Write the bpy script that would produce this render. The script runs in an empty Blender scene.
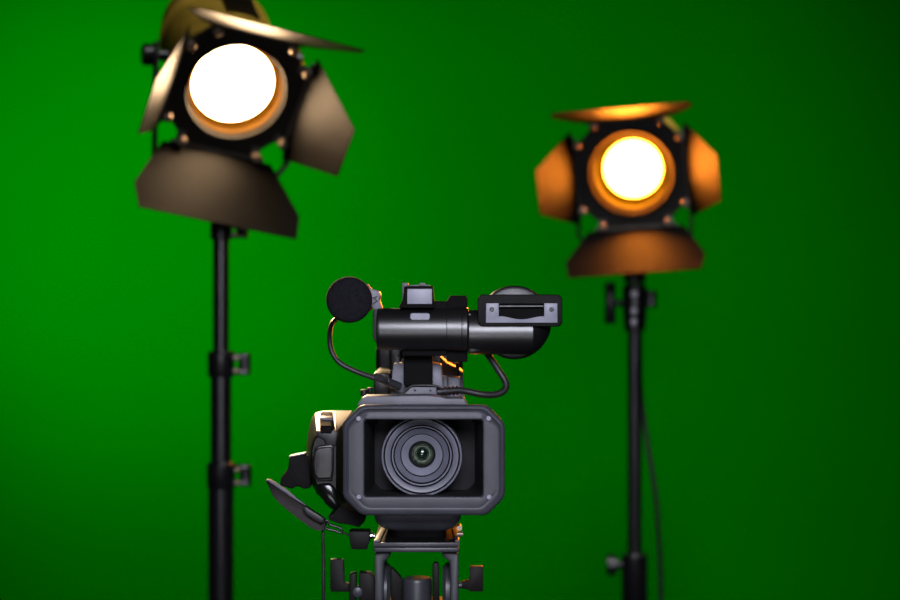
import bpy, bmesh, math, random
from mathutils import Vector, Matrix
random.seed(4)
S = bpy.context.scene
C = S.collection
PX = 36.0 / 70.0 / 900.0          # metres per photo pixel at one metre
CZ = 1.45                         # camera height
V = Vector
R = math.radians

def W(px, py, Y):
    return V(((px - 450) * PX * Y, Y, CZ - (py - 300) * PX * Y))
def mm(n, Y=1.4):                 # photo pixels -> metres at depth Y
    return n * PX * Y

# ------------------------------------------------------------------ materials
def mat(name, col, rough=0.5, metal=0.0, var=0.15, scale=60.0, bump=0.0, bscale=900.0, spec=0.5):
    m = bpy.data.materials.new(name); m.use_nodes = True
    nt = m.node_tree; b = nt.nodes['Principled BSDF']
    b.inputs['Roughness'].default_value = rough
    b.inputs['Metallic'].default_value = metal
    b.inputs['Specular IOR Level'].default_value = spec
    tc = nt.nodes.new('ShaderNodeTexCoord')
    nz = nt.nodes.new('ShaderNodeTexNoise'); nz.inputs['Scale'].default_value = scale
    nz.inputs['Detail'].default_value = 4
    nt.links.new(tc.outputs['Object'], nz.inputs['Vector'])
    rp = nt.nodes.new('ShaderNodeValToRGB')
    rp.color_ramp.elements[0].position = .3; rp.color_ramp.elements[1].position = .7
    rp.color_ramp.elements[0].color = (*[c * (1 - var) for c in col], 1)
    rp.color_ramp.elements[1].color = (*[min(1, c * (1 + var)) for c in col], 1)
    nt.links.new(nz.outputs['Fac'], rp.inputs['Fac'])
    nt.links.new(rp.outputs['Color'], b.inputs['Base Color'])
    if bump:
        n2 = nt.nodes.new('ShaderNodeTexNoise'); n2.inputs['Scale'].default_value = bscale
        nt.links.new(tc.outputs['Object'], n2.inputs['Vector'])
        bp = nt.nodes.new('ShaderNodeBump'); bp.inputs['Strength'].default_value = bump
        bp.inputs['Distance'].default_value = .001
        nt.links.new(n2.outputs['Fac'], bp.inputs['Height'])
        nt.links.new(bp.outputs['Normal'], b.inputs['Normal'])
    return m

def emit(name, col, strength):
    m = bpy.data.materials.new(name); m.use_nodes = True
    nt = m.node_tree; b = nt.nodes['Principled BSDF']
    b.inputs['Base Color'].default_value = (.8, .8, .8, 1)
    b.inputs['Emission Color'].default_value = (*col, 1)
    b.inputs['Emission Strength'].default_value = strength
    return m

M = dict(
    hood=mat('hood_plastic', (.041, .042, .053), .5, bump=.12, bscale=2500),
    hoodin=mat('hood_inside', (.005, .0048, .005), .8, spec=.08, bump=.1),
    baffle=mat('hood_baffle', (.015, .015, .0165), .7, spec=.15, bump=.1),
    body=mat('camcorder_plastic', (.0075, .0066, .0074), .31, bump=.10, bscale=2500),
    plug=mat('plug_metal', (.03, .03, .034), .4),
    gripm=mat('grip_plastic', (.008, .0068, .0068), .45, bump=.1, bscale=2000, spec=.28),
    bodyl=mat('camcorder_grey_plastic', (.10, .10, .125), .5, bump=.08, bscale=2500),
    black=mat('black_plastic', (.010, .010, .011), .5, bump=.08, bscale=2000),
    gloss=mat('gloss_black', (.004, .004, .004), .16, spec=.3),
    gloss2=mat('satin_plastic', (.016, .015, .016), .34, bump=.05, bscale=2500),
    barrelp=mat('barrel_plastic', (.0045, .004, .0048), .36, bump=.05, bscale=2500, spec=.95),
    silver=mat('silver_plastic', (.25, .25, .31), .45),
    silver2=mat('light_grey_plastic', (.17, .17, .21), .5),
    steel=mat('bright_steel', (.85, .85, .9), .4),
    chrome=mat('chrome', (.6, .6, .62), .22, 1.0),
    ring=mat('lens_ring_metal', (.11, .112, .145), .42),
    ring2=mat('lens_ring_pale', (.20, .204, .255), .38),
    foam=mat('foam', (.011, .0105, .014), .95, bump=1.0, bscale=1400, var=.35, scale=500, spec=.1),
    rubber=mat('rubber', (.012, .011, .013), .48),
    leather=mat('leather', (.012, .008, .0075), .6, bump=.3, bscale=500, spec=.25),
    web=mat('webbing', (.009, .008, .0085), .8, bump=.6, bscale=700, spec=.12),
    lever=mat('lever_plastic', (.0055, .004, .004), .55, bump=.06, bscale=1500, spec=.18),
    tri=mat('tripod_metal', (.034, .034, .042), .40, bump=.06, bscale=1500),
    stand=mat('stand_metal', (.012, .011, .014), .30, spec=.9),
    door=mat('barn_door_metal', (.0045, .0042, .0038), .48, 0.0, bump=.15, bscale=300, spec=.12),
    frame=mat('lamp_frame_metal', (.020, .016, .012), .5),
    hinge=mat('hinge_metal', (.09, .08, .07), .42),
    house=mat('lamp_housing_paint', (.62, .40, .045), .45, var=.3, scale=25),
    tube=mat('lens_tube_copper', (.055, .024, .0006), .6, spec=.03),
    tubeb=mat('lens_tube_lit', (.05, .055, .002), .6, spec=.03),  # yellower copy of the tube, right lamp's glow put into the colour
    rimb=mat('lens_rim_lit', (.045, .036, .02), .5, spec=.1),  # brighter copy of the rim, its lit tone put into the colour
    rim=mat('lens_rim_metal', (.012, .011, .010), .6, spec=.05),
    brass=mat('bolt_metal', (.42, .33, .26), .35, .6),
    wall=mat('studio_wall', (.05, .05, .05), .8, scale=4),
    floor=mat('studio_floor', (.03, .03, .03), .7, scale=6, var=.3),
    green=mat('chroma_green_cloth', (.0, .42, .0), .95, scale=1.7, var=.05, bump=.1, bscale=300, spec=.0),
    bar=mat('aluminium', (.35, .35, .36), .35, 1.0),
)

def glass_mat():
    m = bpy.data.materials.new('coated_lens_glass'); m.use_nodes = True
    nt = m.node_tree; b = nt.nodes['Principled BSDF']
    b.inputs['Roughness'].default_value = .03
    b.inputs['Coat Weight'].default_value = 1.0
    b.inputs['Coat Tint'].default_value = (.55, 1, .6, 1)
    b.inputs['Coat Roughness'].default_value = .02
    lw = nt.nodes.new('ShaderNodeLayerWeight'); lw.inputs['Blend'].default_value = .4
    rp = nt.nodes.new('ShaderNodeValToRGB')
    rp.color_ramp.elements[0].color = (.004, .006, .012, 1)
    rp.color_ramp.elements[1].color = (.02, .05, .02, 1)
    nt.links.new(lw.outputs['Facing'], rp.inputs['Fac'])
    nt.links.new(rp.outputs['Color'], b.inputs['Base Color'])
    return m
M['glass'] = glass_mat()
M['coated'] = mat('coated_element', (.05, .07, .045), .28, .15, var=.9, scale=300)

# ------------------------------------------------------------------ mesh helpers
OFF = {}
def offset_of(p):
    while p is not None:
        if p.name in OFF: return OFF[p.name]
        p = p.parent
    return V((0, 0, 0))

def obj(name, bm, m, parent=None, bevel=0.0, seg=2, xf=None, smooth=38):
    bmesh.ops.remove_doubles(bm, verts=bm.verts[:], dist=1e-6)
    bmesh.ops.recalc_face_normals(bm, faces=bm.faces[:])
    if bevel:
        es = [e for e in bm.edges if len(e.link_faces) == 2 and e.calc_face_angle(0) > R(28)]
        if es:
            bmesh.ops.bevel(bm, geom=es, offset=bevel, segments=seg, affect='EDGES', profile=.5, clamp_overlap=True)
    if xf is not None: bmesh.ops.transform(bm, matrix=xf, verts=bm.verts[:])
    o = offset_of(parent)
    if o.length: bmesh.ops.translate(bm, vec=-o, verts=bm.verts[:])
    for f in bm.faces: f.smooth = True
    for e in bm.edges:
        if len(e.link_faces) == 2 and e.calc_face_angle(0) > R(smooth): e.smooth = False
    me = bpy.data.meshes.new(name); bm.to_mesh(me); bm.free()
    me.materials.append(m)
    ob = bpy.data.objects.new(name, me); C.objects.link(ob)
    if parent is not None: ob.parent = parent
    return ob

def thing(name, label, cat, loc, group=None):
    o = bpy.data.objects.new(name, None); C.objects.link(o)
    o.empty_display_size = .05
    o.location = loc; OFF[o.name] = V(loc)
    o['label'] = label; o['category'] = cat
    if group: o['group'] = group
    return o

def faces_loft(bm, loops, cap0=True, cap1=True, closed=True):
    vs = [[bm.verts.new(p) for p in l] for l in loops]
    n = len(vs[0])
    for a, b in zip(vs, vs[1:]):
        for i in range(n if closed else n - 1):
            j = (i + 1) % n
            try: bm.faces.new((a[i], a[j], b[j], b[i]))
            except ValueError: pass
    if cap0: bm.faces.new(vs[0][::-1])
    if cap1: bm.faces.new(vs[-1])

def nb(): return bmesh.new()

def box(bm, a, b):
    x0, y0, z0 = a; x1, y1, z1 = b
    faces_loft(bm, [[V((x0, y, z0)), V((x1, y, z0)), V((x1, y, z1)), V((x0, y, z1))] for y in (y0, y1)])
    return bm

def pbox(bm, px0, px1, py0, py1, Y0, Y1):
    a = W(px0, py1, Y0); b = W(px1, py0, Y0)
    return box(bm, (a.x, Y0, a.z), (b.x, Y1, b.z))

def prism(bm, pts, Y0, Y1):
    l0 = [W(x, y, Y0) for x, y in pts]
    faces_loft(bm, [l0, [V((p.x, Y1, p.z)) for p in l0]])
    return bm

def basis(d):
    d = V(d).normalized()
    u = V((0, 0, 1)) if abs(d.z) < .9 else V((1, 0, 0))
    a = d.cross(u).normalized(); b = d.cross(a).normalized()
    return a, b, d

def lathe(bm, c, axis, prof, n=40, cap0=True, cap1=True):
    a, b, d = basis(axis); c = V(c)
    loops = [[c + d * h + (a * math.cos(2 * math.pi * i / n) + b * math.sin(2 * math.pi * i / n)) * max(r, 1e-5)
              for i in range(n)] for r, h in prof]
    faces_loft(bm, loops, cap0, cap1)
    return bm

def cyl(bm, p0, p1, r, r1=None, n=28):
    p0 = V(p0); p1 = V(p1)
    return lathe(bm, p0, p1 - p0, [(r, 0), (r if r1 is None else r1, (p1 - p0).length)], n)

def catmull(pts, k=10):
    P = [V(p) for p in pts]; P = [P[0] * 2 - P[1]] + P + [P[-1] * 2 - P[-2]]
    out = []
    for i in range(1, len(P) - 2):
        for s in range(k):
            t = s / k
            p0, p1, p2, p3 = P[i - 1:i + 3]
            out.append(.5 * ((2 * p1) + (p2 - p0) * t + (2 * p0 - 5 * p1 + 4 * p2 - p3) * t * t + (3 * p1 - p0 - 3 * p2 + p3) * t ** 3))
    out.append(P[-2]); return out

def tube(bm, pts, r, n=12, k=10, flat=None):
    P = catmull(pts, k) if k > 1 else [V(p) for p in pts]
    loops = []; up = None
    for i, p in enumerate(P):
        t = (P[min(i + 1, len(P) - 1)] - P[max(i - 1, 0)]).normalized()
        if up is None: up = basis(t)[0]
        up = (up - t * up.dot(t)).normalized(); s = t.cross(up)
        loops.append([p + (up * math.cos(2 * math.pi * j / n) + s * math.sin(2 * math.pi * j / n)) * r for j in range(n)])
    faces_loft(bm, loops); return bm

def bar(bm, p0, p1, w, t, side):
    """flat bar from p0 to p1, wide w along 'side', thick t"""
    p0 = V(p0); p1 = V(p1); d = (p1 - p0).normalized()
    s = V(side); s = (s - d * s.dot(d)).normalized(); u = d.cross(s)
    q = [s * w / 2 + u * t / 2, -s * w / 2 + u * t / 2, -s * w / 2 - u * t / 2, s * w / 2 - u * t / 2]
    faces_loft(bm, [[p + v for v in q] for p in (p0, p1)]); return bm

def octo(cx, cz, Y, hw, hh, ch, rnd=.003, k=4, chz=None):
    """rectangle with cut corners, every one of its eight corners rounded"""
    chz = ch if chz is None else chz
    P = [(-hw, -hh + chz), (-hw + ch, -hh), (hw - ch, -hh), (hw, -hh + chz),
         (hw, hh - chz), (hw - ch, hh), (-hw + ch, hh), (-hw, hh - chz)]
    out = []
    for i in range(8):
        p = V(P[i]); a = V(P[i - 1]) - p; b = V(P[(i + 1) % 8]) - p
        l = min(rnd, a.length * .45, b.length * .45)
        A = p + a.normalized() * l; B = p + b.normalized() * l
        for j in range(k):
            t = j / (k - 1)
            q = A * (1 - t) ** 2 + p * 2 * t * (1 - t) + B * t * t
            out.append(V((cx + q.x, Y, cz + q.y)))
    return out

# ------------------------------------------------------------------ setting
bm = nb(); box(bm, (-5, -3.0, -.05), (5, 5.2, 0))
o = obj('floor', bm, M['floor']); o['kind'] = 'structure'

for nm, a, b in (('wall_back', (-5, 5.1, 0), (5, 5.2, 3.8)), ('wall_left', (-5.1, -3, 0), (-5, 5.2, 3.8)), ('wall_right', (5, -3, 0), (5.1, 5.2, 3.8))):
    bm = nb(); box(bm, a, b)
    o = obj(nm, bm, M['wall']); o['kind'] = 'structure'

bm = nb()
BY = 4.15
nx, nz = 120, 60
g = []
for j in range(nz + 1):
    z = 3.4 * j / nz
    row = []
    for i in range(nx + 1):
        x = -3.6 + 7.2 * i / nx
        y = BY + .004 * math.sin(x * 3.1 + .6 * math.sin(z * 1.3)) + .003 * math.sin(x * 7.3 + z * .7 + 1)
        row.append(bm.verts.new((x, y, z + .003)))
    g.append(row)
for j in range(nz):
    for i in range(nx):
        bm.faces.new((g[j][i], g[j][i + 1], g[j + 1][i + 1], g[j + 1][i]))
bk = thing('green_screen_backdrop', 'plain bright green chroma key backdrop filling the whole background', 'backdrop', (0, BY, 0))
obj('cloth', bm, M['green'], bk)
bm = nb(); cyl(bm, (-3.7, BY, 3.42), (3.7, BY, 3.42), .025)
obj('crossbar', bm, M['bar'], bk)
for sx in (-3.7, 3.7):
    bm = nb(); cyl(bm, (sx, BY, 0), (sx, BY, 3.45), .02)
    obj('upright', bm, M['bar'], bk)

# ------------------------------------------------------------------ camcorder
ZB = W(0, 542, 1.43).z
cx0 = W(422, 0, 1.47).x
cam = thing('camcorder', 'black video camcorder with square lens hood facing forward on tripod', 'camcorder', (cx0, 1.47, ZB))
YF = 1.40
# lens hood
hc = W(423.8, 460.3, YF)
hw, hh = mm(81.2), mm(55.4)
def oc(Y, inset, ch=.0145, rnd=.004, dz=0): return octo(hc.x, hc.z + dz, Y, hw - inset, hh - inset, ch, rnd)
bm = nb()
cw = W(423.6, 458.4, YF)
def win(Y, iw, ih, ch=.0016, r=.002): return octo(cw.x, cw.z, Y, iw, ih, ch, r)
ww, wh = mm(60), mm(39.2)
loops = [oc(1.478, .0065), oc(1.470, .0045), oc(1.425, .0015), oc(1.4145, .0006), oc(1.412, .0022), oc(1.4095, .0022),
         oc(1.4080, .0), oc(1.4025, .0), oc(1.4000, .0012), oc(1.3995, .0028, .0138),
         oc(1.4018, .0044, .0134), oc(1.4020, .0060, .0130)]
faces_loft(bm, loops, True, False)
hood = obj('lens_hood', bm, M['hood'], cam, smooth=50)
bm = nb()
faces_loft(bm, [oc(1.4020, .0060, .0130), win(1.4005, ww + .0012, wh + .0012, .0026, .003), win(1.4010, ww, wh), win(1.4035, ww - .0006, wh - .0006)], False, False)
obj('hood_face', bm, M['hood'], hood, smooth=50)
bm = nb()
faces_loft(bm, [win(1.4035, ww - .0006, wh - .0006), [p + V((0, 0, -.001)) for p in win(1.432, ww - .004, wh - .0002, .003)], [p + V((0, 0, -.002)) for p in win(1.468, ww - .006, wh - .001, .006)]], False, True)
obj('hood_baffle', bm, M['baffle'], hood)
for px, py in ((358.6, 418.8), (488.6, 418.6), (358.8, 497), (489, 497.2)):
    bm = nb(); c = W(px, py, 1.4014)
    lathe(bm, c, (0, -1, 0), [(.0022, -.001), (.0022, .0003), (.0017, .0012), (.0010, .0013), (.0009, .0006)], 20)
    obj('screw', bm, M['silver'], hood)
# lens (front faces recessed inside the hood)
YL = 1.428
lc = W(421.7, 456.2, YL)
pr = mm(1, YL)
lens = None
bm = nb()
lathe(bm, lc, (0, -1, 0), [(40.4 * pr, -.034), (40.4 * pr, -.002), (40.0 * pr, -.0004), (39.4 * pr, 0), (38.6 * pr, -.0006), (38.2 * pr, -.0025)], 72, True, False)
lens = obj('lens', bm, M['ring2'], cam)
def ringpart(name, prof, m):
    b = nb(); lathe(b, lc, (0, -1, 0), [(r * pr, h) for r, h in prof], 72, False, False)
    return obj(name, b, m, lens, smooth=30)
ringpart('groove', [(38.2, -.0025), (38.0, -.004), (37.2, -.004), (36.9, -.0012)], M['hoodin'])
ringpart('lens_ring', [(36.9, -.0012), (36.5, -.0006), (35.8, -.0006), (31.9, -.0022), (31.3, -.0030)], M['ring'])
ringpart('groove', [(31.3, -.0030), (31.1, -.006), (30.2, -.006), (30.0, -.0036)], M['hoodin'])
ringpart('lens_ring', [(30.0, -.0036), (29.7, -.0033), (28.7, -.0042), (28.5, -.005)], M['ring2'])
ringpart('groove', [(28.5, -.005), (28.4, -.008), (27.5, -.008), (27.2, -.0056)], M['hoodin'])
ringpart('lens_ring', [(27.2, -.0056), (26.8, -.0053), (21.9, -.0086), (21.7, -.0092)], M['ring'])
ringpart('groove', [(21.7, -.0092), (21.6, -.011), (21.0, -.011), (20.8, -.0095)], M['hoodin'])
ringpart('lens_cone', [(20.8, -.0095), (20.4, -.0092), (13.9, -.0150), (13.5, -.0165)], M['ring2'])
ringpart('inner_ring', [(13.5, -.0165), (13.3, -.0185), (12.4, -.0175), (11.0, -.0190), (10.8, -.0210)], M['black'])
ringpart('element_ring', [(10.8, -.0210), (10.4, -.0205), (8.6, -.0222), (8.5, -.0235), (7.4, -.0235), (7.2, -.0225), (5.6, -.0238), (5.4, -.027)], M['coated'])
bm = nb()
prof = [(5.5 * pr, -.0262)] + [(5.4 * pr * math.cos(t), -.026 + .0022 * math.sin(t)) for t in [R(a) for a in range(0, 90, 8)]]
lathe(bm, lc, (0, -1, 0), prof, 48, True, True)
obj('front_element', bm, M['glass'], lens, smooth=60)
# main body behind hood
bm = nb()
a = W(423.8, 460, 1.478)
def bl(Y, x0, x1, z0, z1, ch=.012, rnd=.004): return octo((x0 + x1) / 2, (z0 + z1) / 2, Y, (x1 - x0) / 2, (z1 - z0) / 2, ch, rnd)
xl, xr = hc.x - .052, hc.x + .055
zt, zb = hc.z + .036, hc.z - .040
faces_loft(bm, [bl(1.476, xl, xr, zb, zt), bl(1.50, xl, xr, zb, zt), bl(1.56, xl, xr - .006, zb - .004, zt - .001), bl(1.70, xl, xr - .012, zb - .004, zt - .004), bl(1.715, xl + .008, xr - .02, zb + .004, zt - .01)])
body = obj('body', bm, M['body'], cam, smooth=45)
# rear top block (battery / viewfinder section)
bm = nb(); pbox(bm, 375.5, 463, 346, 398, 1.65, 1.72)
obj('rear_block', bm, M['gloss2'], cam, bevel=.005, seg=4)
bm = nb(); pbox(bm, 389, 402, 343, 396, 1.60, 1.66)
obj('rear_panel', bm, M['gloss2'], cam, bevel=.0025, seg=3)
bm = nb(); pbox(bm, 373.5, 390, 373, 399, 1.53, 1.66)
obj('side_module', bm, M['body'], cam, bevel=.0015)
bm = nb(); prism(bm, [(440, 357), (447, 363), (463, 372), (465, 399), (440, 399)], 1.54, 1.60)
obj('switch_panel', bm, M['silver2'], cam, bevel=.0012)
bm = nb(); prism(bm, [(455.5, 363), (458.5, 363), (460, 376), (456.5, 376)], 1.532, 1.56)
obj('trim_strip', bm, M['body'], cam, bevel=.0005)
bm = nb(); c = W(364, 396, 1.475); cyl(bm, c, c + V((0, 0, .0055)), .003); cyl(bm, c + V((.005, .004, 0)), c + V((.005, .004, .007)), .0025)
obj('dial', bm, M['black'], cam, bevel=.0006)
for x0, x1, y0 in ((441.5, 447.5, 376.5), (448, 460, 377.5)):
    bm = nb(); pbox(bm, x0, x1, y0, 397, 1.500, 1.53)
    obj('terminal_cover', bm, M['silver2'], cam, bevel=.0008)
# handle pedestal, post, bar
bm = nb(); prism(bm, [(393, 364), (403, 363), (433, 363), (441.5, 364.5), (444, 399), (390, 399)], 1.468, 1.50)
obj('handle_base', bm, M['silver2'], cam, bevel=.0012)
bm = nb(); c = W(397.5, 364, 1.475); cyl(bm, c, c + V((0, 0, .006)), .0016); cyl(bm, c + V((.005, .002, 0)), c + V((.005, .002, .004)), .0016)
obj('pin', bm, M['silver'], cam)
bm = nb(); pbox(bm, 403.5, 432.5, 345, 386, 1.448, 1.475)
hp = obj('handle_post', bm, M['hoodin'], cam, bevel=.0015)
bm = nb()
faces_loft(bm, [octo(W(423, 0, 1.47).x, CZ - dz, Y, .0205, h, .007, .003) for Y, dz, h in ((1.437, .0225, .0215), (1.47, .022, .0215), (1.50, .019, .015), (1.60, .015, .0115), (1.645, .018, .013), (1.665, .024, .020))])
obj('handle', bm, M['body'], cam, smooth=50)
bm = nb(); pbox(bm, 405, 440, 318, 352, 1.63, 1.665)
obj('handle_post', bm, M['body'], cam, bevel=.003)
# handle barrel
YB = 1.427
c0 = W(375, 329, YB)
bm = nb()
q = mm(1, YB)
lathe(bm, c0, (1, 0, 0), [(14 * q, 1.5 * q), (18.5 * q, 2 * q), (20.3 * q, 2.6 * q), (20.8 * q, 4 * q), (21 * q, 5.5 * q), (21 * q, 72 * q)], 56)
barrel = obj('handle_barrel', bm, M['barrelp'], cam, smooth=30)
bm = nb()
c1 = W(446.5, 329, YB)
lathe(bm, c1, (1, 0, 0), [(21.2 * q, 0), (21.6 * q, .6 * q), (22.0 * q, 14.8 * q), (21.2 * q, 15.2 * q), (21.2 * q, 16.0 * q), (22 * q, 16.4 * q), (22 * q, 20.4 * q), (21 * q, 21.6 * q)], 56)
obj('collar', bm, M['barrelp'], barrel, smooth=30)
bm = nb(); prism(bm, [(446.5, 301), (450, 295.4), (466.5, 295.4), (467.6, 300), (467.6, 362), (446.5, 362)], YB + .004, YB + .03)
obj('collar_block', bm, M['hoodin'], barrel, bevel=.0012)
bm = nb(); prism(bm, [(398, 311), (402, 301), (447, 301), (447, 356), (402, 356)], YB + .001, YB + .03)
obj('barrel_block', bm, M['hoodin'], barrel, bevel=.0012)
bm = nb(); prism(bm, [(372.6, 312), (374, 309.5), (380, 309), (380, 348), (374.5, 341), (372.6, 336)], YB + .002, YB + .03)
obj('end_cap', bm, M['black'], barrel, bevel=.0008)
# shoe on top
bm = nb(); prism(bm, [(399, 306), (402.5, 300), (404.5, 286), (433, 286), (434, 302), (434, 308), (399, 308)], YB - .014, YB + .028)
shoe = obj('accessory_shoe', bm, M['hoodin'], cam, bevel=.001)
bm = nb(); pbox(bm, 407.2, 432, 288.8, 304, YB - .0148, YB - .013)
obj('shoe_plate', bm, M['silver'], shoe, bevel=.0004)
bm = nb(); pbox(bm, 402, 408, 282.8, 290, YB - .004, YB + .02); pbox(bm, 407, 430, 284.8, 287, YB - .003, YB + .02); pbox(bm, 419, 425, 282.8, 287, YB - .003, YB + .015); pbox(bm, 402.2, 404, 283.5, 302, YB - .011, YB + .02)
obj('shoe_rail', bm, M['bodyl'], shoe, bevel=.0007)
bm = nb()
bc = W(420, 316.6, YB - .0165)
faces_loft(bm, [octo(bc.x, bc.z, bc.y + d, mm(10 - s), mm(3.6 - s), .0012, .0026) for d, s in ((.010, 0), (.0006, 0), (0, .6))])
obj('button', bm, M['silver'], barrel)
# screen hinge barrel + drum
bm = nb()
c2 = W(468, 332, YB)
lathe(bm, c2, (1, 0, 0), [(21 * q, 0), (22 * q, 1 * q), (22.4 * q, 9 * q), (22.4 * q, 27 * q)] + [(min(22.4, math.sqrt(max(0, 37.0 ** 2 - (x - 514) ** 2)) - 9.5) * q, (x - 468) * q) for x in (497, 502, 508, 514, 520, 526, 532, 537, 541, 545, 547.5)], 48)
obj('hinge_barrel', bm, M['barrelp'], cam, smooth=30)
bm = nb(); prism(bm, [(468, 311), (479, 322), (481, 352), (468, 354)], YB - .012, YB + .012)
obj('hinge_stub', bm, M['body'], cam, bevel=.002)
bm = nb(); c = W(514.5, 322.5, YB + .008)
q2 = mm(1, YB + .008)
lathe(bm, c, (0, 1, 0), [(33.5 * q2, 0), (36 * q2, .001), (37 * q2, .003), (37 * q2, .016), (34 * q2, .024), (20 * q2, .026)], 64)
obj('viewfinder_drum', bm, M['body'], cam, smooth=30)
# screen panel, seen end-on
YP = 1.408
pc = W(520, 310.6, YP)
bm = nb()
def pl(Y, i): return octo(pc.x, pc.z, Y, mm(42.4, YP) - i, mm(16.2, YP) - i, .0028, .0015)
faces_loft(bm, [pl(YP + .016, .002), pl(YP + .014, .0003), pl(YP + .001, 0), pl(YP + .0003, .0002), pl(YP, .0007)])
lcd = obj('screen_panel', bm, M['gloss'], cam, smooth=20)
for x0, x1 in ((486, 498.8), (544.2, 557.4)):
    bm = nb(); pbox(bm, x0, x1, 303.2, 317.6, YP - .0018, YP + .001)
    obj('end_plate', bm, M['silver'], lcd, bevel=.0003)
bm = nb(); lp = []
for i in range(37):
    x = 486 + 71.4 * i / 36
    u = abs(x - 521.5) / 22.5
    yt = 317.4 if u > 1 else 316.2 + 3.2 * (.5 + .5 * math.cos(math.pi * u))
    a, b = W(x, yt, YP - .0018), W(x, 322.6, YP - .0010)
    lp.append([a, V((a.x, YP + .001, a.z)), V((b.x, YP + .001, b.z)), b])
faces_loft(bm, lp)
obj('end_strip', bm, M['silver'], lcd)
bm = nb(); pbox(bm, 498.6, 544.4, 303.2, 319.8, YP - .0004, YP + .001)
obj('latch_recess', bm, M['hoodin'], lcd)
bm = nb(); c = W(499.3, 306.4, YP + .0002); cyl(bm, c, c + V((mm(44.4), 0, 0)), mm(2.6))
obj('latch_roller', bm, M['gloss'], lcd)
for px in (491.8, 551.6):
    bm = nb(); c = W(px, 309.4, YP - .0018)
    lathe(bm, c, (0, -1, 0), [(.0019, -.0003), (.0019, .0003), (.0014, .0010), (.0007, .0010), (.0006, .0005)], 18)
    obj('screw', bm, M['body'], lcd)
# microphone
YM = 1.395
mc = W(349.4, 300.0, YM)
q = mm(1, YM)
bm = nb()
ax = V((-.066, 1, .012)).normalized()
lathe(bm, mc, ax, [(1e-5, -.0006), (10 * q, -.0005), (17 * q, .0), (20.6 * q, .001), (22.4 * q, .003), (23.2 * q, .008), (23.6 * q, .045), (22 * q, .075), (14 * q, .09)], 56)
mic = None
b2 = nb(); lathe(b2, mc + ax * .095, ax, [(.0105, 0), (.0105, .14), (.009, .145)], 32)
mic = obj('microphone', b2, M['black'], cam)
obj('windscreen', bm, M['foam'], mic, smooth=50)
bm = nb()
prism(bm, [(366, 283), (371, 289), (379, 291), (380.5, 296), (379, 300), (382, 309), (374, 311), (371, 306), (370, 311), (366, 312)], YM + .038, YM + .07)
clip = obj('microphone_holder', bm, M['silver2'], cam, bevel=.001)
bm = nb(); prism(bm, [(373, 297.4), (377.5, 295.6), (377.5, 296.8), (374.6, 298), (378, 301), (373, 304.6), (373, 303.2), (376, 301)], YM + .0365, YM + .04)
obj('holder_latch', bm, M['black'], clip)
# mic cable + plug
bm = nb()
tube(bm, [W(337, 318, 1.47), W(331.5, 325, 1.455), W(329.6, 338, 1.44), W(332, 352, 1.435), (W(340, 363, 1.435)), W(355, 371, 1.435), W(370, 376.5, 1.437), W(384, 381, 1.44), W(394, 384.5, 1.45)], mm(2.7), 14)
obj('microphone_cable', bm, M['rubber'], cam)
bm = nb()
p0 = W(374.5, 376.2, 1.436); p1 = W(399, 386.5, 1.452); d = (p1 - p0).normalized(); L = (p1 - p0).length
lathe(bm, p0, d, [(mm(2.6), 0), (mm(3.9), .0006), (mm(4.2), L * .45), (mm(4.7), L * .47), (mm(4.7), L * .53), (mm(4.4), L * .55), (mm(4.6), L), (mm(3), L + .001)], 28)
obj('cable_plug', bm, M['plug'], cam, smooth=30)
# cable clamp bracket on top of hood
bm = nb(); prism(bm, [(397, 394), (405, 393), (411, 387), (436, 387), (437.5, 397), (397, 398)], 1.448, 1.468)
br = obj('cable_bracket', bm, M['bodyl'], cam, bevel=.0006)
bm = nb(); tube(bm, [W(394, 395, 1.447), W(402, 393.5, 1.447), W(411, 386.2, 1.447), W(424, 385.3, 1.447), W(436.5, 386, 1.447), W(441, 388.5, 1.447)], mm(1.2), 10)
obj('bracket_rim', bm, M['rubber'], br)
for px in (415, 430.5):
    bm = nb(); c = W(px, 390.3, 1.448); lathe(bm, c, (0, -1, 0), [(.0009, -.0004), (.0009, .0003), (.0005, .0005)], 14)
    obj('screw', bm, M['black'], br)
# hood-top ledge
bm = nb(); prism(bm, [(356.5, 406), (361.5, 398.6), (365, 396.2), (425, 395.4), (440, 396.6), (446, 398.5), (464, 398.2), (468.5, 406)], 1.418, 1.447)
obj('top_ledge', bm, M['bodyl'], cam, bevel=.0012)
# screen cable
bm = nb()
tube(bm, [W(486, 352, 1.45), W(491, 359, 1.447), W(499, 371, 1.443), W(505.5, 382, 1.442), W(505, 389.5, 1.443), W(497, 394.2, 1.445), W(484, 394.6, 1.448), W(468, 391.6, 1.45), W(458, 390.4, 1.452), W(444, 391.5, 1.454)], mm(3.5), 14)
obj('screen_cable', bm, M['rubber'], cam)
bm = nb()
p0 = W(437, 391.8, 1.455); L = mm(25)
pf = [(mm(4.0), 0), (mm(5.0), .0006), (mm(5.0), .004), (mm(3.6), .0045)]
for k in range(4):
    s = .006 + k * .0032
    pf += [(mm(3.6), s), (mm(5.0), s + .0004), (mm(5.0), s + .0019), (mm(3.6), s + .0023)]
lathe(bm, p0, (1, 0, .06), pf, 24)
obj('cable_plug', bm, M['rubber'], cam, smooth=30)
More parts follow.
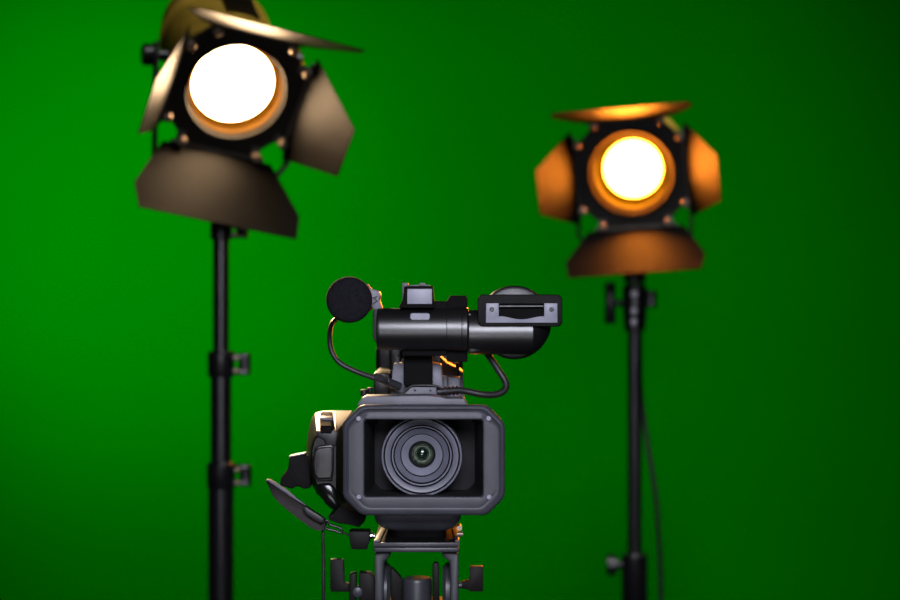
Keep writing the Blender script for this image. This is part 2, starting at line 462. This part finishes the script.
# grip
YG = 1.452
bm = nb()
out = [(346, 410.5), (333, 410.3), (322, 411), (315, 413.2), (311.5, 418), (309, 428), (307, 440), (306.4, 455), (307.5, 470), (311, 483), (317, 494), (326, 503), (336, 509), (348, 514), (352, 514), (352, 410.5)]
def shr(pts, f, c=(331, 460)): return [(c[0] + (x - c[0]) * f, c[1] + (y - c[1]) * f) for x, y in pts]
front = [(335.5, 432.5), (333, 432.5), (322, 433), (317, 434.5), (314.5, 437), (312.8, 441), (311.4, 447), (311, 456), (312, 469), (314.5, 481), (319.5, 492), (327.5, 501), (332, 504), (335.5, 506.5), (336, 506), (336.2, 433)]
lp = []
fm = (333, 470)
for Y, t, f in ((YG - .0015, 0, .93), (YG, .0, .985), (YG + .003, .06, 1.0), (YG + .025, .42, 1), (YG + .05, .78, 1), (YG + .072, 1.0, 1), (YG + .082, 1.0, .93), (YG + .086, .9, .8)):
    row = []
    for (ax_, ay_), (bx_, by_) in zip(front, out):
        x = ax_ + (bx_ - ax_) * t; y = ay_ + (by_ - ay_) * t
        x = fm[0] + (x - fm[0]) * f; y = fm[1] + (y - fm[1]) * f
        p = W(x, y, Y); row.append(V((min(p.x, hc.x - .048), Y, p.z)))
    lp.append(row)
faces_loft(bm, lp)
grip = obj('grip', bm, M['gripm'], cam, smooth=24)
bm = nb()
lp = []
for Y, x0, x1, y0, y1 in ((YG - .004, 321, 331.4, 428, 433), (YG - .002, 320, 332.4, 425.6, 435), (YG + .02, 320, 332.3, 420.0, 434), (YG + .024, 319.8, 332.2, 416.8, 432), (YG + .058, 320.6, 332.4, 411.6, 428), (YG + .064, 321, 332, 412.6, 428)):
    lp.append([W(x0, y1, Y), W(x0, y0 + 1.2, Y), W(x0 + 1.2, y0, Y), W(x1 - 1.2, y0, Y), W(x1, y0 + 1.2, Y), W(x1, y1, Y)])
faces_loft(bm, lp)
zr = obj('zoom_rocker', bm, M['hoodin'], grip, bevel=.0005)
bm = nb(); lp = []
for Y, y0 in ((YG + .0195, 418.4), (YG + .026, 415.8)):
    lp.append([W(319.7, y0, Y), W(332.4, y0, Y), W(332.4, y0 + 3, Y), W(319.7, y0 + 3, Y)])
faces_loft(bm, lp)
obj('rocker_ridge', bm, M['bodyl'], zr, bevel=.0003)
bm = nb(); prism(bm, [(316, 430.5), (336, 430.5), (338, 434), (336, 446), (326, 446.5), (324, 440), (317, 437)], YG - .0035, YG + .01)
obj('rocker_recess', bm, M['black'], grip, bevel=.0012)
bm = nb(); faces_loft(bm, [[W(334.5, y1, Y), W(334.7, y0, Y), W(336.6, y0, Y), W(336.8, y1, Y)] for Y, y0, y1 in ((YG, 430, 436), (YG + .06, 411.5, 420))])
obj('grip_rib', bm, M['body'], grip, bevel=.0008)
bm = nb()
pad = [(315, 449), (319, 446.5), (331, 445), (333, 446.5), (333.2, 470), (331.5, 479.5), (318, 480), (314.5, 475), (313, 462)]
pb = [W(x, y, YG - .001) for x, y in pad]; pcn = sum(pb, V()) / len(pb)
faces_loft(bm, [[V((pcn.x + (p.x - pcn.x) * f, YG + dy, pcn.z + (p.z - pcn.z) * f)) for p in pb] for dy, f in ((.012, 1.10), (-.0015, 1.08), (-.0048, 1.0), (-.0050, .94), (-.0030, .86), (-.0034, .5))])
obj('grip_pad', bm, M['body'], grip, smooth=30)
bm = nb(); prism(bm, [(317, 484), (330, 483), (336, 489), (338, 500), (341, 508), (332, 510), (324, 503)], YG - .004, YG + .02)
obj('grip_foot', bm, M['gloss'], grip, bevel=.002)
# hand strap
bm = nb()
prism(bm, [(289.2, 456.5), (303.5, 453.8), (309, 457), (311, 488), (304, 489.5), (297, 486), (292, 489.5), (285, 487), (279.5, 486), (281, 477), (288, 469)], 1.49, 1.503)
sl = obj('strap_loop', bm, M['web'], cam, bevel=.002)
bm = nb(); prism(bm, [(288.8, 456.2), (305, 452.9), (305.4, 454.1), (289.2, 457.6)], 1.488, 1.503)
obj('strap_edge', bm, M['bodyl'], sl, bevel=.0003)
bm = nb()
top = [(265.6, 480.4), (268, 479.8), (274, 483), (281, 489), (290, 497), (300, 503.5), (310, 510), (320, 516.5), (326, 522)]
bot = [(265.8, 481.6), (268.5, 486), (273, 496), (279, 503), (288, 510.5), (298, 518.5), (308, 526), (316, 530.6), (324, 530)]
lp = []
for (tx, ty), (bx, by) in zip(top, bot):
    t = W(tx, ty, 1.452); b = W(bx, by, 1.448)
    lp.append([t, V((t.x, 1.47, t.z - .001)), V((b.x, 1.47, b.z)), b])
faces_loft(bm, lp)
st = obj('hand_strap', bm, M['leather'], cam, bevel=.0016, smooth=50)
bm = nb()
prism(bm, [(304.5, 506), (310, 509.4), (320.5, 515.8), (325, 519.5), (322, 524), (315, 521), (306, 515), (303, 510)], 1.444, 1.452)
obj('strap_tab', bm, M['rubber'], st, bevel=.0012)
bm = nb()
prism(bm, [(266, 479.8), (268, 479.2), (275, 482.6), (287, 490), (297, 498.5), (306, 505), (306, 506), (296, 500.2), (285, 493), (275, 486)], 1.4495, 1.4535)
obj('strap_piping', bm, M['bodyl'], st, bevel=.0005)
bm = nb()
ring = [(325.5, 520.5), (324, 525), (327.5, 529), (334, 530.5), (340.5, 532.5), (341.5, 529), (336, 526.6), (329.5, 524.6), (328.5, 521.5)]
tube(bm, [W(x, y, 1.458) for x, y in ring + ring[:1]], mm(1.4), 10, 5)
obj('strap_buckle', bm, M['body'], cam)
bm = nb()
prism(bm, [(339, 506), (352, 511.5), (365.5, 516), (365, 521), (359.5, 527.5), (350, 525), (338, 523.6), (328.5, 519.5), (328, 516.5), (333, 514)], 1.45, 1.49)
obj('strap_webbing', bm, M['web'], cam, bevel=.0015)
bm = nb(); tube(bm, [W(340, 531.5, 1.458), W(344, 533.4, 1.458), W(349, 535.5, 1.458)], mm(1.0), 8, 4)
obj('strap_cord', bm, M['leather'], cam)
# foot of the camcorder
bm = nb()
def ft(py, x0, x1, y0, y1):
    a = W(x0, py, 1.44); b = W(x1, py, 1.44); r = .010
    z = a.z
    pts = []
    for cxx, cyy, s0 in ((b.x - r, y0 + r, -90), (b.x - r, y1 - r, 0), (a.x + r, y1 - r, 90), (a.x + r, y0 + r, 180)):
        for t in range(0, 91, 18): pts.append(V((cxx + r * math.cos(R(s0 + t)), cyy + r * math.sin(R(s0 + t)), z)))
    return pts
zl = [ft(505, 374, 461, 1.436, 1.66), ft(517, 374, 461, 1.436, 1.66), ft(523, 375.5, 459.5, 1.439, 1.66), ft(529, 380, 455, 1.445, 1.65), ft(534, 391, 446, 1.455, 1.63)]
z_end = ft(538, 391, 446, 1.455, 1.63)
zl.append([V((p.x, p.y, ZB + .0002)) for p in z_end])
faces_loft(bm, zl[:5])
obj('foot', bm, M['bodyl'], cam, smooth=50)
bm = nb(); faces_loft(bm, zl[4:])
obj('foot_neck', bm, M['hoodin'], cam)  # lower neck of the foot, split off in near-black

# ------------------------------------------------------------------ camera tripod
tx = W(417, 0, 1.47).x
tr = thing('camera_tripod', 'black tripod with fluid head and lever knobs holding the camcorder', 'tripod', (tx, 1.50, 0))
YT = 1.43
bm = nb()
a = W(373.5, 542.4, YT); b = W(459.4, 547, YT)
box(bm, (a.x, YT, b.z), (b.x, YT + .12, ZB - .0002))
pl_ = obj('quick_release_plate', bm, M['hoodin'], tr, bevel=.0006)  # near-black stands in for the camcorder's shadow on the plate top
bm = nb(); box(bm, (a.x - .0003, YT - .0008, b.z + .0002), (b.x + .0003, YT + .0022, ZB - .0004))
obj('plate_edge', bm, M['tri'], pl_, bevel=.0005)
bm = nb(); pbox(bm, 373.8, 459.2, 547.4, 552.4, YT + .002, YT + .118)
obj('platform', bm, M['tri'], tr, bevel=.0012)
# dovetail cheeks either side of the foot
for fx, bx in (((373.6, 380), (381.5, 386.2)), ((455, 459.3), (452, 457.6))):
    bm = nb()
    lp = []
    for zz in (ZB - .0005, ZB + .0012):
        lp.append([V((W(px, 542, Y).x, Y, zz)) for px, Y in ((fx[0], YT + .0005), (fx[1], YT + .0005), (bx[1], YT + .085), (bx[0], YT + .085))])
    faces_loft(bm, lp)
    obj('plate_rail', bm, M['tri'], tr, bevel=.0003)
bm = nb(); c = W(459.5, 528, YT + .03); cyl(bm, c, c + V((0, .012, 0)), .0022); c = W(460.5, 534, YT + .03); cyl(bm, c + V((-.003, 0, 0)), c + V((.002, 0, 0)), .002)
obj('clamp_bolt', bm, M['brass'], tr)
# plate lock knob
bm = nb(); prism(bm, [(348.8, 531.5), (369.6, 531.5), (369.6, 542), (367, 549.6), (352, 549.6), (350.5, 546)], YT + .01, YT + .03)
kn = obj('plate_lock_knob', bm, M['lever'], tr, bevel=.0008)
bm = nb(); c = W(369, 536, YT + .02); cyl(bm, c, c + V((mm(6), 0, 0)), mm(2.6)); c = W(371, 535.5, YT + .02); cyl(bm, c, c + V((mm(1.6), 0, 0)), mm(4))
obj('knob_shaft', bm, M['chrome'], kn)
zlow = CZ - .30
# side arms
def arm(pts):
    bm = nb(); prism(bm, pts, YT + .012, YT + .09); return obj('side_arm', bm, M['tri'], tr, bevel=.0015)
arm([(374.5, 552.4), (390.5, 552.4), (390.5, 556), (384, 562), (383, 606), (386, 640), (374.5, 640)])
arm([(458.6, 552.4), (442, 552.4), (442, 556), (449.5, 562), (450.5, 606), (447, 640), (458.6, 640)])
for xa, xb in ((383, 391.5), (450.5, 441.5)):
    bm = nb(); c = W(xa, 590, YT + .045); s = 1 if xb > xa else -1
    lathe(bm, c, (s, 0, 0), [(.023, 0), (.023, mm(5)), (.020, mm(8.5))], 40)
    obj('tilt_disc', bm, M['tri'], tr, smooth=30)
bm = nb(); prism(bm, [(391, 568), (393, 569), (401.5, 578), (402, 606), (391, 606)], YT + .02, YT + .030)
obj('gusset', bm, M['lever'], tr, bevel=.0008)
bm = nb(); prism(bm, [(432.4, 565), (434, 563), (437.5, 563), (439, 566), (439.5, 606), (432.4, 606)], YT + .02, YT + .030)
obj('gusset', bm, M['lever'], tr, bevel=.0008)
bm = nb(); c = W(417, 577.5, YT + .045)
lathe(bm, c, (0, 0, -1), [(.0115, 0), (.0121, .0008), (.0126, .003), (.0126, .05)], 40)
obj('tilt_drum', bm, M['tri'], tr, smooth=30)
# lever knobs
bm = nb(); prism(bm, [(330.4, 559.4), (343.6, 559.4), (344.4, 583), (350, 584), (350, 592), (331, 592), (330, 588)], YT + .02, YT + .0275)
obj('lever_knob', bm, M['lever'], tr, bevel=.0008)
bm = nb(); prism(bm, [(483.2, 566.5), (469.6, 566.5), (469.6, 580), (462, 582), (462, 588.5), (469.6, 590), (470, 591.6), (483, 591.6)], YT + .02, YT + .0275)
obj('lever_knob', bm, M['lever'], tr, bevel=.0008)
bm = nb(); c = W(458, 585.2, YT + .024); cyl(bm, c, c + V((mm(11), 0, 0)), mm(3.4))
obj('knob_shaft', bm, M['tri'], tr)
bm = nb(); prism(bm, [(349.4, 575), (356, 573), (356, 606), (349, 606)], YT + .012, YT + .026); prism(bm, [(359, 573), (370, 573), (374.5, 578), (374.5, 606), (359, 606)], YT + .012, YT + .026)
pan = obj('pan_bar_clamp', bm, M['lever'], tr, bevel=.0008)
bm = nb(); c = W(357.6, 592, YT + .012)
lathe(bm, c, (0, -1, 0), [(mm(6.2), -.004), (mm(6.2), .0008), (mm(5), .0024), (mm(2), .0032)], 28)
obj('bolt', bm, M['tri'], pan, smooth=30)
# everything under the frame
bc = V((tx, YT + .05, 0))
bm = nb(); ztop = W(0, 600, YT + .045).z
lathe(bm, (bc.x, bc.y, ztop - .02), (0, 0, -1), [(.036, 0), (.038, .004), (.038, .03), (.05, .034), (.05, .055), (.042, .075), (.03, .08)], 40)
obj('bowl', bm, M['tri'], tr)
bm = nb(); box(bm, (W(374.5, 0, YT).x, YT + .012, ztop - .024), (W(458.6, 0, YT).x, YT + .09, ztop - .004))
obj('head_base', bm, M['tri'], tr, bevel=.003)
for ang in (-90 + 60, 90, 210):
    d = V((math.cos(R(ang)), math.sin(R(ang)), 0))
    p0 = bc + d * .045 + V((0, 0, ztop - .07)); p1 = bc + d * .26 + V((0, 0, .55)); p2 = bc + d * .46 + V((0, 0, .02))
    bm = nb(); cyl(bm, p0, p1, .013); lg = obj('leg', bm, M['tri'], tr)
    bm = nb(); cyl(bm, p1 + (p0 - p1).normalized() * .05, p2, .010); obj('leg_section', bm, M['tri'], lg)
    bm = nb(); cyl(bm, p2 + V((0, 0, -.02)), p2 + V((0, 0, .03)), .016); obj('rubber_foot', bm, M['rubber'], lg)

# cord hanging by the strap
cd_top = W(323, 527, 1.46)
bm = nb()
tube(bm, [cd_top + V((.001, .004, .001)), W(323, 533, 1.46), W(323.4, 560, 1.46), W(323.6, 600, 1.46), W(325, 700, 1.47), V((W(330, 0, 1.5).x, 1.47, .5)), V((W(335, 0, 1.5).x, 1.44, .12)), V((W(350, 0, 1.5).x, 1.40, .006)), V((W(390, 0, 1.5).x, 1.37, .004))], mm(1.7), 10)
cord = obj('cord', bm, M['rubber'])
cord['label'] = 'thin black cord hanging straight down under the camcorder hand strap'; cord['category'] = 'cord'

# ------------------------------------------------------------------ studio lamps
def lamp_head(name, label, lens_px, Y, yaw, tilt, roll, recess, RI, RD, base, doors, ecol, estr, beam, rimm, yoke_half=.091, pivot_back=.105):
    c = W(lens_px[0], lens_px[1], Y)
    XF = Matrix.Translation(c) @ Matrix.Rotation(R(yaw), 4, 'Z') @ Matrix.Rotation(R(tilt), 4, 'X') @ Matrix.Rotation(R(roll), 4, 'Y')
    t = thing(name, label, 'studio light', base, 'theatre lamps with barn doors on stands')
    RO = .068
    # housing
    bm = nb()
    lathe(bm, (0, .012, 0), (0, 1, 0), [(.078, 0), (.082, .003), (.082, .018), (.074, .022), (.074, .055), (.078, .057), (.078, .064), (.074, .066), (.074, .15),
          (.078, .152), (.078, .159), (.073, .161), (.070, .20), (.055, .225), (.03, .235)], 48, False, True)
    hs = obj('housing', bm, M['house'], t, xf=XF, smooth=30)
    bm = nb()
    for k in range(5):
        y = .075 + k * .016
        bmv = [V((-.022, y, .0735)), V((.022, y, .0735)), V((.022, y, .083)), V((-.022, y, .083))]
        faces_loft(bm, [bmv, [p + V((0, .007, -.002)) for p in bmv]])
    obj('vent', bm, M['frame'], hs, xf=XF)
    # inner tube and rim
    bm = nb(); lathe(bm, (0, 0, 0), (0, 1, 0), [(RI, -.001), (RI, recess + .002), (RD, recess + .0045)], 64, False, False)
    obj('lens_tube', bm, M['tube' if rimm == 'rim' else 'tubeb'], t, xf=XF)
    bm = nb(); lathe(bm, (0, 0, 0), (0, 1, 0), [(RI, -.001), (RI + .0015, -.0012), (RO - .002, -.0095), (RO, -.0095), (RO + .0015, -.007), (RO + .0015, .012), (.078, .013)], 64, False, False)
    obj('lens_rim', bm, M[rimm], t, xf=XF, smooth=30)
    bm = nb()
    pf = []
    for k in range(8):
        r0 = RD * (1 - k / 8); pf += [(r0, recess + .002 - .0002 * k), (r0 - .003, recess - .0025 - .0002 * k)]
    pf.append((.0001, recess - .004))
    lathe(bm, (0, 0, 0), (0, 1, 0), pf, 64, False, True)
    em = emit(name + '_hot_glass', ecol, estr)
    obj('fresnel_lens', bm, em, t, xf=XF)
    # barn door frame : octagonal plate with round hole
    bm = nb(); n = 64
    hole = [V(((RO + .0013) * math.cos(2 * math.pi * i / n), 0, (RO + .0013) * math.sin(2 * math.pi * i / n))) for i in range(n)]
    def sq(i, s=.087, cc=.132):
        a = 2 * math.pi * i / n; ca, sa = math.cos(a), math.sin(a)
        k = min(s / max(abs(ca), 1e-6), s / max(abs(sa), 1e-6), cc / (abs(ca) + abs(sa)))
        return V((k * ca, 0, k * sa))
    outer = [sq(i) for i in range(n)]
    sh = lambda l, y: [V((p.x, y, p.z)) for p in l]
    faces_loft(bm, [sh(hole, .006), sh(hole, -.004), sh(outer, -.004), sh(outer, .006), sh(hole, .006)], False, False)
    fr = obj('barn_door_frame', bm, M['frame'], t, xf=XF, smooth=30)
    # doors
    w0, w1, Ld = .150, .215, .112
    for side, (alpha, wsc, lsc) in doors.items():
        rot = {'top': 0, 'right': 90, 'bottom': 180, 'left': 270}[side]
        RM = Matrix.Rotation(R(rot), 4, 'Y')
        hz, hy = .086, -.010
        a = R(alpha)
        def P(u, v, off=0):
            return V((u, hy - v * math.cos(a) - off * math.sin(a), hz + v * math.sin(a) - off * math.cos(a)))
        W1 = w1 * wsc; L_ = Ld * lsc
        if side in ('left', 'right'):
            poly = [(-w0 / 2, .004), (w0 / 2, .004), (.034 * wsc, L_), (-.034 * wsc, L_)]
        else:
          poly = [(-w0 / 2, .004), (w0 / 2, .004), (w0 / 2 + .004, .012), (W1 / 2, L_ * .68), (W1 / 2 - .006, L_), (-W1 / 2 + .006, L_), (-W1 / 2, L_ * .68), (-w0 / 2 - .004, .012)]
        bm = nb(); faces_loft(bm, [[P(u, v, o) for u, v in poly] for o in (-.0008, .0008)])
        dr = obj('barn_door', bm, M['door'], t, xf=XF @ RM)
        bm = nb(); cyl(bm, (-w0 / 2 + .01, hy, hz), (w0 / 2 - .01, hy, hz), .003, n=14)
        for u in (-.052, .052):
            bar(bm, (u, -.002, .070), (u, hy, hz), .012, .003, (1, 0, 0))
        obj('hinge', bm, M['hinge'], dr, xf=XF @ RM)
        for u in (-.052, .052):
            bm = nb(); lathe(bm, (u, hy - .003, hz - .006), (0, -1, 0), [(.004, 0), (.0068, .002), (.0068, .007), (.005, .010), (.002, .011)], 20)
            obj('hinge_bolt', bm, M['brass'], dr, xf=XF @ RM, smooth=30)
    # yoke
    RY = Matrix.Rotation(R(yaw), 3, 'Z')
    piv = XF @ V((0, pivot_back, 0)); xax = RY @ V((1, 0, 0)); yax = RY @ V((0, 1, 0))
    b0 = V(base) + V((0, 0, .035))
    bm = nb(); zb_ = b0.z + .012
    # yoke is a bent flat bar hanging from both pivots, bottom centred over the spigot
    ctr = V((b0.x, b0.y, zb_))
    for s in (-1, 1):
        pv = piv + xax * s * yoke_half
        low = ctr + xax * s * yoke_half * .72
        mid = ctr + xax * s * yoke_half + V((0, 0, .03))
        mid = V((mid.x, mid.y, mid.z))
        bar(bm, ctr - xax * s * .01, low, .026, .005, yax)
        bar(bm, low - (mid - low) * .05, mid + (mid - low) * .05, .026, .005, yax)
        bar(bm, mid, pv + (pv - mid).normalized() * .018, .026, .005, yax)
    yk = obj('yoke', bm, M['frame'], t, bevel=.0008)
    for s in (-1, 1):
        pv = piv + xax * s * (yoke_half - .026)
        bm = nb(); lathe(bm, pv, xax * s, [(.008, 0), (.008, .028), (.013, .029), (.015, .031), (.015, .042), (.012, .045)], 20)
        obj('tilt_knob', bm, M['stand'], yk)
    bm = nb(); lathe(bm, base, (0, 0, 1), [(.017, .0), (.019, .002), (.019, .03), (.014, .034), (.014, .05)], 28)
    obj('spigot_socket', bm, M['stand'], t, smooth=30)
    l = bpy.data.lights.new(name + '_beam', 'SPOT'); l.spot_size = R(44); l.spot_blend = .7; l.energy = beam; l.color = ecol; l.shadow_soft_size = .04
    lo = bpy.data.objects.new(name + '_beam', l); C.objects.link(lo)
    lo.matrix_world = XF @ Matrix.Translation((0, recess - .008, 0)) @ Matrix.Rotation(R(-90), 4, 'X')
    return t, XF

YL1, YR1 = 2.30, 2.74
YSL, YSR = 2.395, 2.84
baseL = W(221, 219, YSL); baseR = W(634.5, 283, YSR)
headL, XL = lamp_head('fresnel_lamp', 'larger lit lamp at upper left tilted downward with cream lit barn doors', (235.5, 90), YL1, 18, 31, 12, .018, .0625, .054, baseL,
    {'top': (26, 1.06, 1.05), 'right': (20, 1.0, 1.1), 'bottom': (24, 1.05, 1.1), 'left': (24, 1.1, 1.1)}, (1.0, .66, .36), 34, 60, 'rim')
headR, XR = lamp_head('fresnel_lamp', 'smaller lit lamp at right glowing orange with four open barn doors', (631.5, 172.5), YR1, -10, 14, -4, .034, .0575, .046, baseR,
    {'top': (17, 1.0, 1.0), 'right': (28, 1.0, 1.0), 'bottom': (27, 1.0, 1.0), 'left': (26, 1.0, 1.0)}, (1.0, .25, .020), 66, 60, 'rimb')

def light_stand(name, label, base, collars, r_top, knobs, top_knobs, group='light stands'):
    t = thing(name, label, 'light stand', (base.x, base.y, 0), group)
    x, y, zt = base
    def knob(parent, z, side, r, reach):
        b = nb(); s = side
        cyl(b, (x + s * r * .8, y, z), (x + s * (r + reach * .45), y, z), .006, n=14)
        lathe(b, (x + s * (r + reach * .4), y, z), (s, 0, 0), [(.012, 0), (.017, .002), (.017, reach * .55), (.013, reach * .6)], 18)
        return obj('lock_knob', b, M['stand'], parent, smooth=30)
    zs = [zt - .0005] + [c[0] for c in collars] + [.30]
    r = r_top
    first = None
    for i in range(len(zs) - 1):
        b = nb(); cyl(b, (x, y, zs[i + 1] - .01), (x, y, zs[i] - (.0 if i == 0 else .01)), r, n=32)
        obj('pole', b, M['stand'], t)
        if i < len(collars):
            z, h, rc = collars[i]
            b = nb(); lathe(b, (x, y, z - h / 2), (0, 0, 1), [(rc * .92, 0), (rc, .003), (rc, h - .003), (rc * .9, h)], 32)
            cl = obj('collar', b, M['stand'], t, smooth=30)
            s = knobs[i]
            if not s:
                r += .0032
                continue
            x2 = rc + .020
            b = nb()
            for dz in (-1, 1):
                box(b, (x + min(s * rc * .7, s * x2), y - .012, z + dz * h * .3 - h * .11), (x + max(s * rc * .7, s * x2), y + .012, z + dz * h * .3 + h * .11))
            obj('clamp_lug', b, M['stand'], cl, bevel=.002)
            b = nb(); lathe(b, (x + s * (rc + .014), y, z - h * .42), (0, 0, 1), [(.007, 0), (.0085, .002), (.0085, h * .84 - .002), (.007, h * .84)], 18)
            obj('lock_knob', b, M['stand'], cl, smooth=30)
            for dz in (-.25, .25):
                b = nb(); lathe(b, (x + s * (rc + .004), y - .012, z + dz * h), (0, -1, 0), [(.0045, 0), (.0045, .002), (.003, .004)], 14)
                obj('clamp_bolt', b, M['brass'], cl)
        r += .0032
    for (z, s, reach) in top_knobs: knob(t, z, s, .016, reach)
    b = nb(); lathe(b, (x, y, .62), (0, 0, -1), [(r + .006, 0), (r + .006, .05)], 32); obj('leg_collar', b, M['stand'], t)
    for a in (40, 160, 280):
        d = V((math.cos(R(a)), math.sin(R(a)), 0)); p = V((x, y, 0))
        b = nb(); cyl(b, p + d * r + V((0, 0, .60)), p + d * .48 + V((0, 0, .015)), .010, n=16); lg = obj('leg', b, M['stand'], t)
        b = nb(); cyl(b, p + d * .24 + V((0, 0, .306)), p + d * r * .8 + V((0, 0, .31)), .006, n=12); obj('brace', b, M['stand'], lg)
        b = nb(); cyl(b, p + d * .47 + V((0, 0, .0)), p + d * .485 + V((0, 0, .035)), .014, n=16); obj('rubber_foot', b, M['rubber'], lg)
    return t
def zY(py, Y): return CZ - (py - 300) * PX * Y
stL = light_stand('light_stand', 'black light stand at left under the larger lamp', baseL,
    [(zY(231, YSL), .024, .0150), (zY(364, YSL), .036, .0185), (zY(475, YSL), .036, .0195)], .0080, [1, 1, 1], [])
stR = light_stand('light_stand', 'black light stand at right under the orange lamp with cable beside it', baseR,
    [(zY(584, YSR), .100, .0215)], .0118, [0], [(zY(565, YSR), -1, .030)])
# bracket on right stand top
bm = nb(); x, y, zt = baseR
lathe(bm, (x, y, zY(332, YSR)), (0, 0, 1), [(.013, 0), (.018, .004), (.020, .03), (.021, .066), (.019, .0775)], 28)
obj('receiver', bm, M['stand'], stR, smooth=30)
for py in (294, 311, 322):
    bm = nb(); c = W(634.3, py, y - .0265); lathe(bm, c + V((0, .004, 0)), (0, -1, 0), [(.0055, 0), (.0055, .004), (.003, .006)], 16)
    obj('chrome_bolt', bm, M['steel'], stR)
for px, py, s, h in ((610, 303, -1, .034), (651, 299, 1, .014)):
    bm = nb(); c = W(px, py, y); cyl(bm, V((x, y, c.z)), c, .006, n=14)
    lathe(bm, c - V((0, 0, h)), (0, 0, 1), [(.008, 0), (.010, .003), (.009, h), (.010, h * 2 - .003), (.008, h * 2)], 18)
    obj('lock_knob', bm, M['stand'], stR)
# power cable of right lamp
bm = nb()
tube(bm, [W(640, 285, YSR + .06), W(640, 330, YSR + .05), W(641, 390, YSR + .03), W(647, 440, YSR + .01), W(655, 490, YSR), W(659, 540, YSR), W(661, 600, YSR), W(664, 800, YSR), V((W(670, 0, YSR).x, YSR, .25)), V((W(690, 0, YSR).x, YSR - .05, .008)), V((W(760, 0, YSR).x, YSR - .1, .006)), V((1.9, YSR + .2, .006))], .0042, 10)
pc_ = obj('power_cable', bm, M['rubber'])
pc_['label'] = 'thin black power cable hanging to the right of the right light stand'; pc_['category'] = 'cable'

# ------------------------------------------------------------------ lights
def aim(o, target):
    o.rotation_euler = (V(target) - o.location).to_track_quat('-Z', 'Y').to_euler()
def area(name, loc, tgt, sx, sy, e, col):
    l = bpy.data.lights.new(name, 'AREA'); l.shape = 'RECTANGLE'; l.size = sx; l.size_y = sy; l.energy = e; l.color = col
    o = bpy.data.objects.new(name, l); C.objects.link(o); o.location = loc; aim(o, tgt); return o
def spot(name, loc, tgt, ang, e, col, rad=.1, blend=1.0):
    l = bpy.data.lights.new(name, 'SPOT'); l.spot_size = R(ang); l.spot_blend = blend; l.energy = e; l.color = col; l.shadow_soft_size = rad
    o = bpy.data.objects.new(name, l); C.objects.link(o); o.location = loc; aim(o, tgt); return o

camc = W(423, 430, 1.42)
key = area('softbox_key', (.03, .35, 1.715), camc, .5, .29, 1.06, (.86, .87, 1.0))
key.data.spread = R(44)
low = area('added_low_fill', (-.10, .32, 1.08), camc, .4, .16, .10, (.92, .92, 1.0))  # unseen fill added to brighten the camcorder's foot from below
low.data.spread = R(40)
spot('backdrop_light', (-1.25, 2.0, 1.85), W(85, 195, BY), 46, 82, (1, 1, 1), .25)
spot('backdrop_light', (.25, 1.6, 2.85), W(460, 440, BY), 66, 74, (1, 1, 1), .25)
area('backdrop_fill', (.8, 1.9, 2.9), W(560, 300, BY), 1.0, 1.0, 2.2, (1, 1, 1))

w = bpy.data.worlds.new('studio'); S.world = w; w.use_nodes = True
w.node_tree.nodes['Background'].inputs[0].default_value = (.02, .02, .022, 1)
w.node_tree.nodes['Background'].inputs[1].default_value = .3


# ------------------------------------------------------------------ camera
cd = bpy.data.cameras.new('camera'); co = bpy.data.objects.new('camera', cd); C.objects.link(co)
co.location = (0, 0, CZ); co.rotation_euler = (R(90), 0, 0)
cd.lens = 70; cd.sensor_width = 36; cd.clip_start = .05
cd.dof.use_dof = True; cd.dof.focus_distance = 1.425; cd.dof.aperture_fstop = 5.6; cd.dof.aperture_blades = 0
S.camera = co
S.view_settings.view_transform = 'Standard'; S.view_settings.look = 'None'
S.view_settings.exposure = 0; S.view_settings.gamma = 1; S.view_settings.use_curve_mapping = False
